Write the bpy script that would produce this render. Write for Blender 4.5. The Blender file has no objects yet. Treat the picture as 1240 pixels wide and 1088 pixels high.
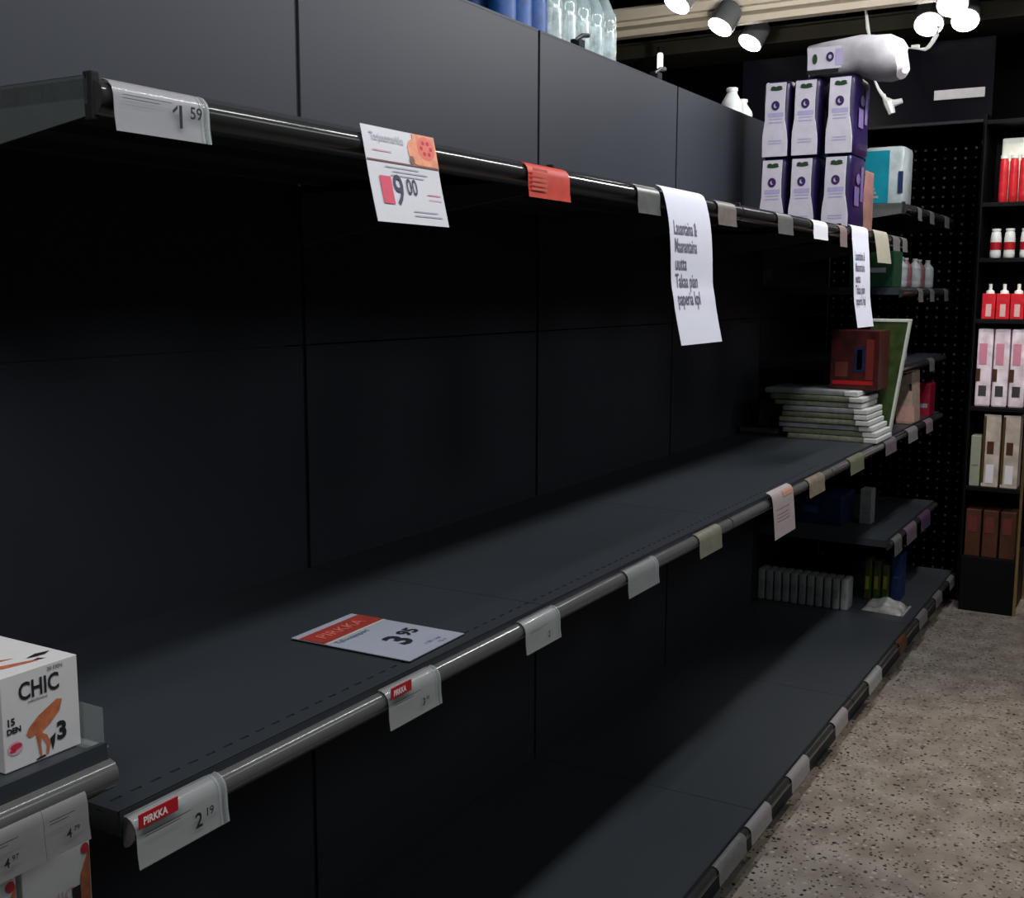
import bpy, bmesh, math, random
from mathutils import Vector, Matrix
random.seed(7)
S = bpy.context.scene
COL = S.collection
YF, YB = -0.575, -0.680            # front edges of the hanging shelves and of the base shelf
ZT, ZM, ZB = 1.7614, 0.9516, 0.1528

# ------------------------------------------------------------------ materials
MATS = {}
def mat(name, col, rough=0.5, metal=0.0, var=0.06, scale=40.0, emit=None, trans=0.0, alpha=1.0, bump=0.0, spec=0.5, ior=1.45):
    if name in MATS: return MATS[name]
    m = bpy.data.materials.new(name); m.use_nodes = True
    nt = m.node_tree; b = nt.nodes['Principled BSDF']
    tc = nt.nodes.new('ShaderNodeTexCoord')
    n = nt.nodes.new('ShaderNodeTexNoise'); n.inputs['Scale'].default_value = scale; n.inputs['Detail'].default_value = 4
    nt.links.new(tc.outputs['Object'], n.inputs['Vector'])
    r = nt.nodes.new('ShaderNodeValToRGB')
    r.color_ramp.elements[0].position = 0.3; r.color_ramp.elements[1].position = 0.7
    r.color_ramp.elements[0].color = [c*(1-var) for c in col]+[1]
    r.color_ramp.elements[1].color = [min(1, c*(1+var)) for c in col]+[1]
    nt.links.new(n.outputs['Fac'], r.inputs['Fac']); nt.links.new(r.outputs['Color'], b.inputs['Base Color'])
    b.inputs['Roughness'].default_value = rough; b.inputs['Metallic'].default_value = metal
    b.inputs['Specular IOR Level'].default_value = spec; b.inputs['IOR'].default_value = ior
    if trans: b.inputs['Transmission Weight'].default_value = trans
    if alpha < 1: b.inputs['Alpha'].default_value = alpha
    if emit:
        b.inputs['Emission Color'].default_value = list(emit[0])+[1]; b.inputs['Emission Strength'].default_value = emit[1]
    if bump:
        bp = nt.nodes.new('ShaderNodeBump'); bp.inputs['Strength'].default_value = bump; bp.inputs['Distance'].default_value = 0.003
        nt.links.new(n.outputs['Fac'], bp.inputs['Height']); nt.links.new(bp.outputs['Normal'], b.inputs['Normal'])
    MATS[name] = m
    return m
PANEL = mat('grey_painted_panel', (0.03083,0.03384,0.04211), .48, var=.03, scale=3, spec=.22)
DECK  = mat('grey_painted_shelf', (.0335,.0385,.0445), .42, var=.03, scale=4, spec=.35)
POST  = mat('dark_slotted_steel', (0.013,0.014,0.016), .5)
BLACK = mat('black_recess', (.004,.004,.004), .8)
RAILM = mat('grey_plastic_rail', (0.1,0.1,0.095), .16, var=.04)
RAILD = mat('black_plastic_rail', (0.03,0.03,0.028), .13, var=.04)
BRACK = mat('grey_green_bracket', (0.0715,0.07975,0.077), .5)
WHITE = mat('white_card', (.78,.76,.80), .55, var=.02)
PAPER = mat('copier_paper', (.80,.79,.88), .7, var=.015)
TAGP  = mat('price_tag_card', (0.2046,0.1922,0.1922), .4, var=.04)
TAGG  = mat('grey_price_tag', (0.121,0.121,0.1155), .35, var=.15)
CLEAR = mat('clear_plastic', (.60,.64,.62), .08, alpha=.16, var=.0)
INK   = mat('black_ink', (.012,.012,.018), .6, var=.0)
INKG  = mat('grey_ink', (.16,.15,.20), .6, var=.0)
INKR  = mat('red_ink', (.55,.03,.05), .6, var=.0)
REDB  = mat('red_banner', (0.44,0.0096,0.016), .4, var=.05)
ORED  = mat('orange_red_card', (.55,.035,.012), .55, var=.12)
ORNG  = mat('orange_print', (.85,.30,.16), .5, var=.25, scale=60)
TEXTW = mat('white_ink', (.9,.75,.75), .5, var=0)
PINKR = mat('crimson_print', (.72,.07,.13), .5, var=.05)
PURP  = mat('purple_wrap', (.013,.006,.042), .35, var=.3, scale=25)
PURPL = mat('mauve_print', (0.126,0.09,0.216), .4, var=.1)
LABW  = mat('white_wrap', (.62,.58,.65), .35, var=.06, scale=30)
LEAF  = mat('dark_green_print', (.02,.05,.02), .5)
TEAL  = mat('teal_wrap', (0.0064,0.192,0.256), .3, var=.15, scale=15)
BOARD = mat('black_pegboard', (.005,.005,.006), .5, var=.1, spec=.15)
DARKW = mat('black_wall', (.005,.0045,.008), .3, var=.3, scale=1.5, spec=.12)
CREAM = mat('cream_beam', (.62,.56,.45), .5, var=.06, scale=5)
OLIVE = mat('olive_beam', (.09,.085,.06), .5, var=.1, scale=5)
STEEL = mat('bright_steel', (.6,.6,.62), .25, metal=1)
GOLD  = mat('brass_post', (.55,.38,.16), .3, metal=1)
RED   = mat('red_pack', (.60,.02,.03), .3, var=.2, scale=30)
SKIN  = mat('orange_leg_print', (.48,.14,.06), .5, var=.3, scale=80)
PEACH = mat('peach_box', (0.403,0.286,0.208), .5, var=.2, scale=40)
BROWN = mat('brown_carton', (.07,.022,.010), .5, var=.25, scale=10)
LENS  = mat('lamp_lens', (1,.95,.9), .4, emit=((1,.93,.84), 14))
LAMPB = mat('white_lamp_housing', (.10,.10,.10), .4)
BOTB  = mat('blue_bottle', (.003,.060,.20), .30, alpha=.9, var=.2, scale=30, spec=.25)
BOTC  = mat('clear_bottle', (.50,.62,.62), .06, alpha=.42, var=.15, scale=20)
MILKY = mat('white_plastic', (.80,.82,.78), .35, var=.04)
GREEN = mat('green_pack', (0.035,0.0595,0.0105), .45, var=.4, scale=30)
DGREEN= mat('dark_green_pack', (0.007,0.049,0.021), .5, var=.3)
NAVY  = mat('navy_pack', (0.0072,0.018,0.072), .4, var=.3)
CREMP = mat('cream_pack', (0.21,0.21,0.15), .6, var=.25, scale=60)
GREYP = mat('pale_grey_pack', (0.24,0.252,0.252), .5, var=.2, scale=30)
PINKW = mat('pink_white_pack', (.85,.68,.75), .3, var=.3, scale=18)
MAROON= mat('dark_red_pack', (0.054,0.006,0.0042), .45, var=.5, scale=25)

def floor_mat():
    m = bpy.data.materials.new('terrazzo'); m.use_nodes = True; nt = m.node_tree; b = nt.nodes['Principled BSDF']
    N = nt.nodes.new; L = nt.links.new
    tc = N('ShaderNodeTexCoord')
    def ramp(src, stops):
        r = N('ShaderNodeValToRGB'); e = r.color_ramp.elements
        while len(e) < len(stops): e.new(.5)
        for el, (p, c) in zip(e, stops): el.position = p; el.color = c
        L(src, r.inputs['Fac']); return r
    big = N('ShaderNodeTexNoise'); big.inputs['Scale'].default_value = 9; big.inputs['Detail'].default_value = 6
    L(tc.outputs['Object'], big.inputs['Vector'])
    base = ramp(big.outputs['Fac'], [(.3,(.17,.145,.12,1)), (.5,(.235,.205,.175,1)), (.7,(.30,.27,.235,1))])
    col = base.outputs['Color']
    for sc, thr, cc in ((50,.19,(.022,.02,.02,1)), (80,.20,(.035,.03,.028,1)), (48,.20,(.33,.31,.28,1)), (62,.20,(.10,.075,.055,1))):
        mp = N('ShaderNodeMapping'); mp.inputs['Location'].default_value = (sc, sc*.37, 0); L(tc.outputs['Object'], mp.inputs['Vector'])
        ns = N('ShaderNodeTexNoise'); ns.inputs['Scale'].default_value = 30; L(mp.outputs['Vector'], ns.inputs['Vector'])
        ad = N('ShaderNodeMixRGB'); ad.blend_type = 'ADD'; ad.inputs['Fac'].default_value = .02
        L(mp.outputs['Vector'], ad.inputs['Color1']); L(ns.outputs['Color'], ad.inputs['Color2'])
        v = N('ShaderNodeTexVoronoi'); v.inputs['Scale'].default_value = sc; v.inputs['Randomness'].default_value = 1
        L(ad.outputs['Color'], v.inputs['Vector'])
        g = N('ShaderNodeMath'); g.operation = 'LESS_THAN'; g.inputs[1].default_value = thr*1.5; L(v.outputs['Distance'], g.inputs[0])
        sep = N('ShaderNodeSeparateColor'); L(v.outputs['Color'], sep.inputs['Color'])
        k = N('ShaderNodeMath'); k.operation = 'GREATER_THAN'; k.inputs[1].default_value = .70; L(sep.outputs[0], k.inputs[0])
        mu = N('ShaderNodeMath'); mu.operation = 'MULTIPLY'; L(g.outputs[0], mu.inputs[0]); L(k.outputs[0], mu.inputs[1])
        mx = N('ShaderNodeMixRGB'); L(mu.outputs[0], mx.inputs['Fac']); L(col, mx.inputs['Color1']); mx.inputs['Color2'].default_value = cc
        col = mx.outputs['Color']
    L(col, b.inputs['Base Color'])
    b.inputs['Roughness'].default_value = .28
    return m
TERR = floor_mat()

# ------------------------------------------------------------------ object helpers
def setp(o, label=None, cat=None, group=None, kind=None):
    if label: o['label'] = label
    if cat: o['category'] = cat
    if group: o['group'] = group
    if kind: o['kind'] = kind
    return o
def obj(name, bm, mats, parent=None, smooth=False):
    me = bpy.data.meshes.new(name)
    bmesh.ops.recalc_face_normals(bm, faces=bm.faces)
    bm.to_mesh(me); bm.free()
    if not isinstance(mats, (list, tuple)): mats = [mats]
    for m in mats: me.materials.append(m)
    if smooth:
        for p in me.polygons: p.use_smooth = True
        me.set_sharp_from_angle(angle=math.radians(38))
    o = bpy.data.objects.new(name, me); COL.objects.link(o)
    if parent is not None:
        o.parent = parent
        o.matrix_parent_inverse = Matrix.Identity(4)
        o.location = -Vector(parent.location)      # part meshes are written in world coordinates
        if parent.parent is not None: o.location = -(Vector(parent.location)+Vector(parent.parent.location))
    return o
def thing(name, label, cat, loc, group=None, kind=None):
    o = bpy.data.objects.new(name, None); COL.objects.link(o); o.empty_display_size = .05
    o.location = loc
    return setp(o, label, cat, group, kind)
def single(name, bm, mats, label, cat, group=None, smooth=False):
    """a thing that is one mesh: origin moved to its base centre"""
    xs = [v.co for v in bm.verts]
    c = Vector(((min(v.x for v in xs)+max(v.x for v in xs))/2, (min(v.y for v in xs)+max(v.y for v in xs))/2, min(v.z for v in xs)))
    bmesh.ops.translate(bm, verts=bm.verts, vec=-c)
    o = obj(name, bm, mats, None, smooth); o.location = c
    return setp(o, label, cat, group)
def struct(name, bm, m, smooth=False):
    return setp(obj(name, bm, m, None, smooth), kind='structure')

def box(bm, x0, x1, y0, y1, z0, z1, mi=0, bev=0.0, rot=None):
    r = bmesh.ops.create_cube(bm, size=1); vs = r['verts']
    bmesh.ops.scale(bm, vec=(abs(x1-x0), abs(y1-y0), abs(z1-z0)), verts=vs)
    c = Vector(((x0+x1)/2, (y0+y1)/2, (z0+z1)/2))
    if rot: bmesh.ops.rotate(bm, verts=vs, cent=(0,0,0), matrix=rot)
    bmesh.ops.translate(bm, vec=c, verts=vs)
    fs = {f for v in vs for f in v.link_faces}
    for f in fs: f.material_index = mi
    if bev:
        es = {e for v in vs for e in v.link_edges}
        bmesh.ops.bevel(bm, geom=list(es), offset=bev, segments=2, affect='EDGES', profile=.6, clamp_overlap=True)
    return bm
def BX(*a, **k): return box(bmesh.new(), *a, **k)
def extrude_x(bm, prof, x0, x1, mi=0, closed=True, th=None):
    """prof: list of (y,z); closed outline, or open line given thickness th"""
    if th:
        off = []
        for i, (y, z) in enumerate(prof):
            a = prof[max(0, i-1)]; b = prof[min(len(prof)-1, i+1)]
            d = Vector((b[0]-a[0], b[1]-a[1])).normalized(); n = Vector((-d.y, d.x))
            off.append((y+n.x*th, z+n.y*th))
        prof = list(prof)+off[::-1]
    A = [bm.verts.new((x0, y, z)) for y, z in prof]; B = [bm.verts.new((x1, y, z)) for y, z in prof]
    n = len(prof)
    for i in range(n):
        f = bm.faces.new((A[i], A[(i+1) % n], B[(i+1) % n], B[i])); f.material_index = mi
    if th:
        h = n//2
        for P in (A, B):
            for i in range(h-1):
                f = bm.faces.new((P[i], P[i+1], P[n-2-i], P[n-1-i])); f.material_index = mi
    else:
        for P in (A, B): f = bm.faces.new(P); f.material_index = mi
    return bm
def lathe(bm, c, prof, seg=20, mi=0, rot=None):
    rings = []
    for r, z in prof:
        ring = []
        for i in range(seg):
            a = 2*math.pi*i/seg
            v = Vector((r*math.cos(a), r*math.sin(a), z))
            if rot: v = rot @ v
            ring.append(bm.verts.new(v+Vector(c)))
        rings.append(ring)
    for a, b in zip(rings, rings[1:]):
        for i in range(seg):
            f = bm.faces.new((a[i], a[(i+1) % seg], b[(i+1) % seg], b[i])); f.material_index = mi
    for rr in (rings[0], rings[-1]):
        f = bm.faces.new(rr); f.material_index = mi
    return bm
def tube(bm, pts, r, seg=8, mi=0):
    pts = [Vector(p) for p in pts]; rings = []
    for i, p in enumerate(pts):
        d = (pts[min(i+1, len(pts)-1)]-pts[max(i-1, 0)]).normalized()
        a = d.orthogonal().normalized() if abs(d.z) > .95 else d.cross(Vector((0,0,1))).normalized()
        b = d.cross(a)
        rr = r[i] if isinstance(r, (list, tuple)) else r
        rings.append([bm.verts.new(p+rr*(a*math.cos(2*math.pi*k/seg)+b*math.sin(2*math.pi*k/seg))) for k in range(seg)])
    for a, b in zip(rings, rings[1:]):
        for i in range(seg):
            f = bm.faces.new((a[i], a[(i+1) % seg], b[(i+1) % seg], b[i])); f.material_index = mi
    for rr in (rings[0], rings[-1]): f = bm.faces.new(rr); f.material_index = mi
    return bm
def poly(bm, pts, fn, th=.0006, mi=0):
    """flat printed shape, given in (u,v); fn maps (u,v,w) to the world"""
    A = [bm.verts.new(fn(u, v, th)) for u, v in pts]
    f = bm.faces.new(A); f.material_index = mi
    return bm
def frame_fn(O, ex, ey):
    O = Vector(O); ex = Vector(ex); ey = Vector(ey); n = ex.cross(ey).normalized()
    return lambda u, v, w=0: O+ex*u+ey*v+n*w
def text(bm, s, size, fn, at=(0,0), align='LEFT', bold=.0, mi=0, w=.0008, sx=1.0, shear=0.0):
    cu = bpy.data.curves.new('t', 'FONT'); cu.body = s; cu.size = size; cu.align_x = align; cu.resolution_u = 3
    cu.offset = bold; cu.shear = shear
    o = bpy.data.objects.new('t', cu); COL.objects.link(o)
    dg = bpy.context.evaluated_depsgraph_get(); dg.update()
    me = bpy.data.meshes.new_from_object(o.evaluated_get(dg))
    base = [bm.verts.new(fn(at[0]+v.co.x*sx, at[1]+v.co.y, w)) for v in me.vertices]
    for p in me.polygons:
        try: f = bm.faces.new([base[i] for i in p.vertices]); f.material_index = mi
        except ValueError: pass
    bpy.data.objects.remove(o); bpy.data.curves.remove(cu); bpy.data.meshes.remove(me)
    return bm
def rect(bm, u0, u1, v0, v1, fn, w=.0006, mi=0, n=1):
    for i in range(n):
        a = v0+(v1-v0)*i/n; b = v0+(v1-v0)*(i+1)/n
        bm.faces.new([bm.verts.new(fn(*q, w)) for q in ((u0,a),(u1,a),(u1,b),(u0,b))]).material_index = mi
    return bm
def ell(bm, cu, cv, ru, rv, fn, w=.0007, mi=0, seg=18, hole=0):
    o = [fn(cu+ru*math.cos(2*math.pi*i/seg), cv+rv*math.sin(2*math.pi*i/seg), w) for i in range(seg)]
    O = [bm.verts.new(p) for p in o]
    if hole:
        I = [bm.verts.new(fn(cu+hole*ru*math.cos(2*math.pi*i/seg), cv+hole*rv*math.sin(2*math.pi*i/seg), w)) for i in range(seg)]
        for i in range(seg): bm.faces.new((O[i], O[(i+1) % seg], I[(i+1) % seg], I[i])).material_index = mi
    else: bm.faces.new(O).material_index = mi
    return bm

# ------------------------------------------------------------------ the setting
struct('floor', BX(-3, 9, -4.5, 2.5, -.05, 0), TERR)
struct('ceiling', BX(-3, 9, -4.5, 2.5, 3.25, 3.3), DARKW)
b = BX(6.6, 6.7, -4.5, 2.5, 0, 3.25)
for i in range(14): box(b, 6.57, 6.6, -4.2+i*.48, -4.16+i*.48, 0, 3.2)
struct('wall_far', b, DARKW)
b = bmesh.new()
extrude_y = lambda y0, y1, x0, x1, z0, z1: box(b, x0, x1, y0, y1, z0, z1)
extrude_y(-4.4, 2.4, 4.52, 4.56, 2.88, 2.93); extrude_y(-4.4, 2.4, 4.56, 4.64, 2.86, 2.95); extrude_y(-4.4, 2.4, 4.64, 4.70, 2.83, 2.9)
struct('trim_1', b, CREAM)
b = bmesh.new()
extrude_y(-4.4, 2.4, 5.3, 5.36, 2.86, 2.93); extrude_y(-4.4, 2.4, 5.36, 5.9, 2.90, 2.96)
struct('trim_2', b, OLIVE)
# steel lighting track running above the back of the shelving
b = bmesh.new(); box(b, 3.2, 5.2, .46, .49, 2.92, 2.95)
for x in (3.4, 4.3, 5.1): box(b, x, x+.012, .47, .48, 2.95, 3.25)
single('lighting_track', b, STEEL, 'thin steel lighting track above the water bottles, spotlights hung from it', 'track')

# ------------------------------------------------------------------ shelving bays (back panels and slotted posts)
bay_words = ['leftmost grey back panel bay behind the small stocking boxes',
             'grey back panel bay behind the 9.00 sign and the lying price card',
             'grey back panel bay behind the red shelf label, second of the empty ones',
             'grey back panel bay behind the long white paper notice',
             'grey back panel bay behind the white and purple packs']
def post(x, parent, z1=2.246):
    b = bmesh.new(); box(b, x-.016, x+.016, .006, .036, .0, z1-.012)
    z = .16
    while z < z1-.06:
        box(b, x-.0025, x+.0015, .0045, .0062, z, z+.026, 1); z += .05
    return obj('upright_post', b, [POST, BLACK], parent)
for i in range(5):
    x0, x1 = i-1+.0060, i-.0060
    t = thing('shelving_bay', bay_words[i], 'shelving', (i-.5, .02, 0), 'grey metal shelving bays in one row')
    for z0, z1 in ((.02, 1.4255), (1.4285, 2.246)):
        b = BX(x0, x1, 0, .005, z0, z1, bev=.0012)
        obj('back_panel', b, PANEL, t)
    post(i-1, t)
    b = BX(x0, x1, 0, .035, 2.246, 2.252); obj('top_cap', b, PANEL, t)
t = thing('shelving_bay', 'farthest dark back panel bay with many small shelves before the pegboard', 'shelving', (4.55, .02, 0), 'grey metal shelving bays in one row')
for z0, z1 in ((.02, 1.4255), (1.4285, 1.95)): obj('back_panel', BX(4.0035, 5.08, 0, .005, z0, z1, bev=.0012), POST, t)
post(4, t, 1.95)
# rear neighbour carrying the bottles
b = BX(1.6, 4.9, .06, .50, 2.17, 2.19); box(b, 1.6, 4.9, .48, .50, 0, 2.17)
for x in (1.6, 2.7, 3.8, 4.88): box(b, x, x+.02, .06, .48, 0, 2.17)
single('rear_shelf_unit', b, POST, 'dark shelving unit standing back to back behind the grey panels, under the bottles', 'shelving')

# ------------------------------------------------------------------ shelves
RAIL = [(.001,-.010),(.008,-.006),(.015,-.008),(.020,-.014),(.022,-.021),(.020,-.029),(.015,-.036),(.009,-.041),(.003,-.043),(.001,-.040)]
def rail(x0, x1, yf, z, parent, m, name='price_rail'):
    b = extrude_x(bmesh.new(), [(yf-d, z+dz) for d, dz in RAIL], x0, x1)
    return obj(name, b, m, parent, smooth=True)
def shelf(x0, x1, z, yf, label, slots=False, railmat=RAILM, bracket=False, lip=0.0, th=.03):
    t = thing('metal_shelf', label, 'shelf', ((x0+x1)/2, -.01, z-th), 'grey metal shelves of the shelving row')
    g = .0012
    b = bmesh.new(); X0, X1 = x0+g, x1-g
    if slots:
        ys = yf+.030; yw = .0045
        box(b, X0, X1, ys+yw, -.004, z-.003, z); box(b, X0, X1, yf, ys, z-.003, z)
        n = int(round((X1-X0)/.030)); p = (X1-X0)/n
        for k in range(n): box(b, X0+k*p, X0+k*p+p*.48, ys, ys+yw, z-.003, z)
        box(b, X0, X1, ys-.004, ys+.010, z-.007, z-.005, 1)
    else: box(b, X0, X1, yf, -.004, z-.003, z)
    box(b, X0, X1, yf-.001, yf+.002, z-.020, z+.0+lip)
    if lip: box(b, X0, X1, yf+.006, yf+.009, z, z+lip*.8)
    box(b, X0, X0+.002, yf, -.004, z-th, z-.003); box(b, X1-.002, X1, yf, -.004, z-th, z-.003)
    for k in range(3): box(b, X0+.05, X1-.05, yf+.1+k*.18, yf+.13+k*.18, z-.018, z-.003)
    obj('deck', b, [DECK, BLACK], t)
    rail(x0+.004, x1-.004, yf, z, t, railmat)
    if bracket:
        prof = [(yf+.004, z-.004), (-.004, z-.004), (-.004, z-.13), (yf*.45, z-.085), (yf+.004, z-.042)]
        for bx in ((x0+.001, x0+.004), (x1-.004, x1-.001)):
            b = extrude_x(bmesh.new(), prof, *bx)
            box(b, bx[0], bx[1]+(.003 if bx[0] < x0+.5 else 0), yf+.004, -.004, z-.024, z-.001)
            obj('side_bracket', b, BRACK, t)
        b = BX(x0+.0015, x0+.012, yf-.008, yf+.006, z-.046, z+.004, bev=.002); obj('end_cap', b, BLACK, t)
    return t
names4 = ['with the hanging 9.00 sign on its rail', 'with the red label on its rail',
          'with the longer white paper notice on its rail', 'carrying the white and purple packs']
for i in range(4): shelf(i, i+1, ZT, -.578, 'top grey metal shelf '+names4[i], railmat=RAILD, bracket=True)
namesm = ['with the loose red and white price card lying on it', 'middle shelf piece, empty, between lying card and hanging paper sign', 'empty, just before the stacked cream packs', 'carrying the stack of cream packs']
namesm[1] = 'empty, next after the one with the lying price card'
for i in range(4): shelf(i, i+1, ZM, YF, 'middle grey metal shelf '+namesm[i], slots=(i < 3), railmat=RAILM)
namesb = ['nearest the camera, mostly cut off below the frame', 'empty, under the small white middle-rail label', 'empty, lit by the aisle lamps, before the floor label pair', 'with the row of small pale packs at its far end']
namesb[2] = 'empty, next before the one with the small pale packs'
for i in range(4): shelf(i, i+1, ZB, YB, 'lowest grey base shelf '+namesb[i], railmat=RAILD)
# far bay: many narrow-spaced shelves
for z, w in ((1.90, 'the teal wrapped pack'), (1.56, 'the dim pink and grey bottles'), (1.24, 'two grey bars'), (.9516, 'the peach box'), (.50, 'the dark blue pack')):
    shelf(4.0, 5.08, z, YF, 'far-end small grey shelf carrying '+w, railmat=RAILD, bracket=(z == 1.90))
shelf(4.0, 5.08, ZB, YB, 'far-end lowest base shelf carrying green packs by the pegboard', railmat=RAILD)
# kick plates
b = bmesh.new(); box(b, -1, 5.08, YB+.03, YB+.035, 0, ZB-.03)
single('kick_plate', b, PANEL, 'long grey plinth panel closing the gap between base shelf and floor', 'plinth')
# left neighbour: higher shelf
ZL = 1.036
shelf(-1.0, -.020, ZL, YF-.012, 'higher grey shelf at left edge carrying the white stocking box', lip=.010)
shelf(-1.0, -.012, .812, YF, 'low grey shelf at bottom left under the second stocking box')
shelf(-1.0, 0, ZB, YB, 'leftmost lowest base shelf, below the picture edge')

# ------------------------------------------------------------------ shelf labels on the rails
LP = [(.006,-.0030),(.011,-.0030),(.018,-.0060),(.0240,-.013),(.0262,-.022),(.0268,-.045),(.0290,-.062)]
def tag(x0, x1, yf, z, label, big=None, small=None, banner=None, mats=TAGP, fsz=.020, clip=True, drop=1.0, group='price tags clipped on the shelf rails', lines=True, name='shelf_price_tag', bannerw=.40, curv=1.0):
    t = thing(name, label, 'price tag', ((x0+x1)/2, yf-.02, z-.062*drop), group)
    prof = [(yf-d, z+dz*drop) for d, dz in LP]
    w = x1-x0
    b = extrude_x(bmesh.new(), prof, x0, x1-w*.10*(1 if clip else 0), th=.0007); obj('printed_card', b, mats, t, smooth=True)
    if clip:
        b = bmesh.new()
        extrude_x(b, [(y-.0016, zz) for y, zz in prof], x0-.001, x1, th=.0007)
        obj('clear_holder', b, CLEAR, t, smooth=True)
        b = bmesh.new()
        extrude_x(b, [(y-.001, zz) for y, zz in prof], x1-w*.095, x1-w*.07, th=.0025); extrude_x(b, [(y-.001, zz) for y, zz in prof], x1-w*.02, x1, th=.0025)
        obj('holder_clip', b, GREYP, t, smooth=True)
    zt = z-.014*drop
    fn = frame_fn((x0, yf-.0306, z-.062*drop), (1,0,0), (0,0,1))
    b = bmesh.new(); used = False
    cw = w*(.9 if clip else 1)
    if big:
        kx = .66 if cw > .09 else .42
        text(b, big, fsz, fn, (cw*kx, .014*drop), bold=fsz*.022, w=.0006, sx=.9); used = True
        if big == '1': poly(b, [(cw*.66+fsz*.10, .014*drop+fsz*.70), (cw*.66-fsz*.13, .014*drop+fsz*.50), (cw*.66-fsz*.10, .014*drop+fsz*.42), (cw*.66+fsz*.10, .014*drop+fsz*.58)], fn, .0006)
        if small: text(b, small, fsz*.55, fn, (cw*kx+fsz*.62, .014*drop+fsz*.34), bold=fsz*.008, w=.0006)
    if lines and big:
        for k in range(2): rect(b, cw*.06, cw*(.62-.14*k), .0405*drop-k*.0035, .0412*drop-k*.0035, fn, .0006)
    if used: obj('lettering', b, INK, t)
    else: b.free()
    if banner is not None:
        bw = cw*bannerw
        bb = BX(x0, x0+bw, yf-.0312, yf-.0298, z-.0135, z+.0035, bev=.0003); p = obj('banner', bb, REDB, t, )
        if banner:
            f2 = frame_fn((x0, yf-.0313, z-.0135), (1,0,0), (0,0,1))
            obj('banner_lettering', text(bmesh.new(), banner, .0125, f2, (bw*.10, .0038), bold=.0004, w=.0004, sx=bw*.8/.055), TEXTW, t)
    return t
# top rail
T = -.578
tag(.0135, .147, T, ZT, 'wide curved label priced 1.59 at the left end of the top rail', '1', '59', fsz=.034, drop=.92, mats=mat('lilac_tag_card', (0.248,0.2232,0.248), .35, var=.03))
t = tag(.882, 1.034, T, ZT, 'bright orange-red label on the top rail between two white signs', None, None, mats=ORED, clip=False)
b = bmesh.new(); f2 = frame_fn((.882, T-.0285, ZT-.062), (1,0,0), (0,0,1))
for k in range(5): rect(b, .008, .062, .012+k*.008, .0165+k*.008, f2, .0012)
obj('pale_print', b, mat('pale_red_print', (.60,.12,.08), .6), t)
tag(1.334, 1.448, T, ZT, 'small silvery grey label on the top rail just left of the longer paper notice', mats=TAGG, clip=False)
tag(1.80, 1.93, T, ZT, 'small brownish grey label on the top rail just right of the longer paper notice', mats=mat('brown_grey_tag', (0.18,0.15,0.135), .4, var=.2), clip=False)
tag(2.27, 2.41, T, ZT, 'pale label on the top rail below the leftmost column of white and purple packs', mats=TAGG, clip=False)
tag(2.62, 2.78, T, ZT, 'bright white label on the top rail below the middle column of purple packs', mats=WHITE, clip=False)
tag(2.93, 3.02, T, ZT, 'small pinkish label on the top rail beside the shorter paper notice', mats=mat('pink_grey_tag', (0.225,0.16,0.15), .4), clip=False, drop=1.2)
tag(3.72, 3.84, T, ZT, 'dim grey round-cornered tag at the far end of the top rail, left of two', mats=TAGG, clip=False)
# mid rail
tag(.002, .142, YF, ZM, 'red-topped label priced 2.19 at the near end of the middle rail', '2', '19', 'PIRKKA', fsz=.026, bannerw=.46)
tag(.476, .612, YF, ZM, 'red-topped narrow label on the middle rail below the lying price card', '3', '95', 'PIRKKA', fsz=.016, bannerw=.42)
tag(.886, 1.016, YF, ZM, 'pale label on the middle rail, next after the second red-topped one', '2', '', fsz=.016, clip=True)
tag(1.326, 1.488, YF, ZM, 'dim grey crinkled label on the middle rail, halfway along the row', mats=TAGG)
tag(1.745, 1.90, YF, ZM, 'yellowish label on the middle rail left of the hanging small paper sign', mats=mat('yellow_grey_tag', (0.189,0.18,0.135), .4, var=.15), clip=False)
tag(2.70, 2.88, YF, ZM, 'tan label on the middle rail just right of the hanging small paper sign', mats=mat('tan_tag', (0.21,0.17,0.12), .4, var=.2), clip=False)
tag(3.22, 3.42, YF, ZM, 'olive label on the middle rail below the cream pack stack', mats=mat('olive_tag', (0.144,0.144,0.088), .4, var=.2), clip=False)
tag(3.78, 3.98, YF, ZM, 'mauve label on the middle rail right below the green-edged pack', mats=mat('mauve_tag', (0.136,0.104,0.128), .4, var=.2), clip=False)
tag(4.22, 4.42, YF, ZM, 'pale cream label on the far middle rail below the peach box', mats=TAGP, clip=False)
tag(4.62, 4.78, YF, ZM, 'pinkish label on the far middle rail beside the crimson pack', mats=mat('pink_tag', (0.25,0.18,0.18), .4), clip=False)
# base rail
bt = [(1.66, 1.86, 'whitish green label, nearest on the lowest rail above the floor'), (1.90, 2.07, 'tall pale label, second along the lowest rail from the camera'),
      (2.26, 2.44, 'pinkish white label on the lowest rail, third from the camera'), (2.74, 2.90, 'small white label on the lowest rail, fourth from the camera'),
      (3.20, 3.40, 'shiny crumpled label on the lowest rail where light glints'), (3.72, 3.86, 'brownish label on the lowest rail just past the glinting one'),
      (4.12, 4.30, 'grey label on the lowest rail beside the flat white packet'), (4.50, 4.66, 'grey tag near the far end of the lowest rail'), (4.86, 5.0, 'last grey tag on the lowest rail by the pegboard')]
for i, (a, c, l) in enumerate(bt): tag(a, c, YB, ZB, l, mats=(TAGG, TAGP, TAGP, TAGP, TAGG, BROWN, TAGG, TAGG, TAGG)[i], clip=(i == 4), drop=.85)
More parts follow.
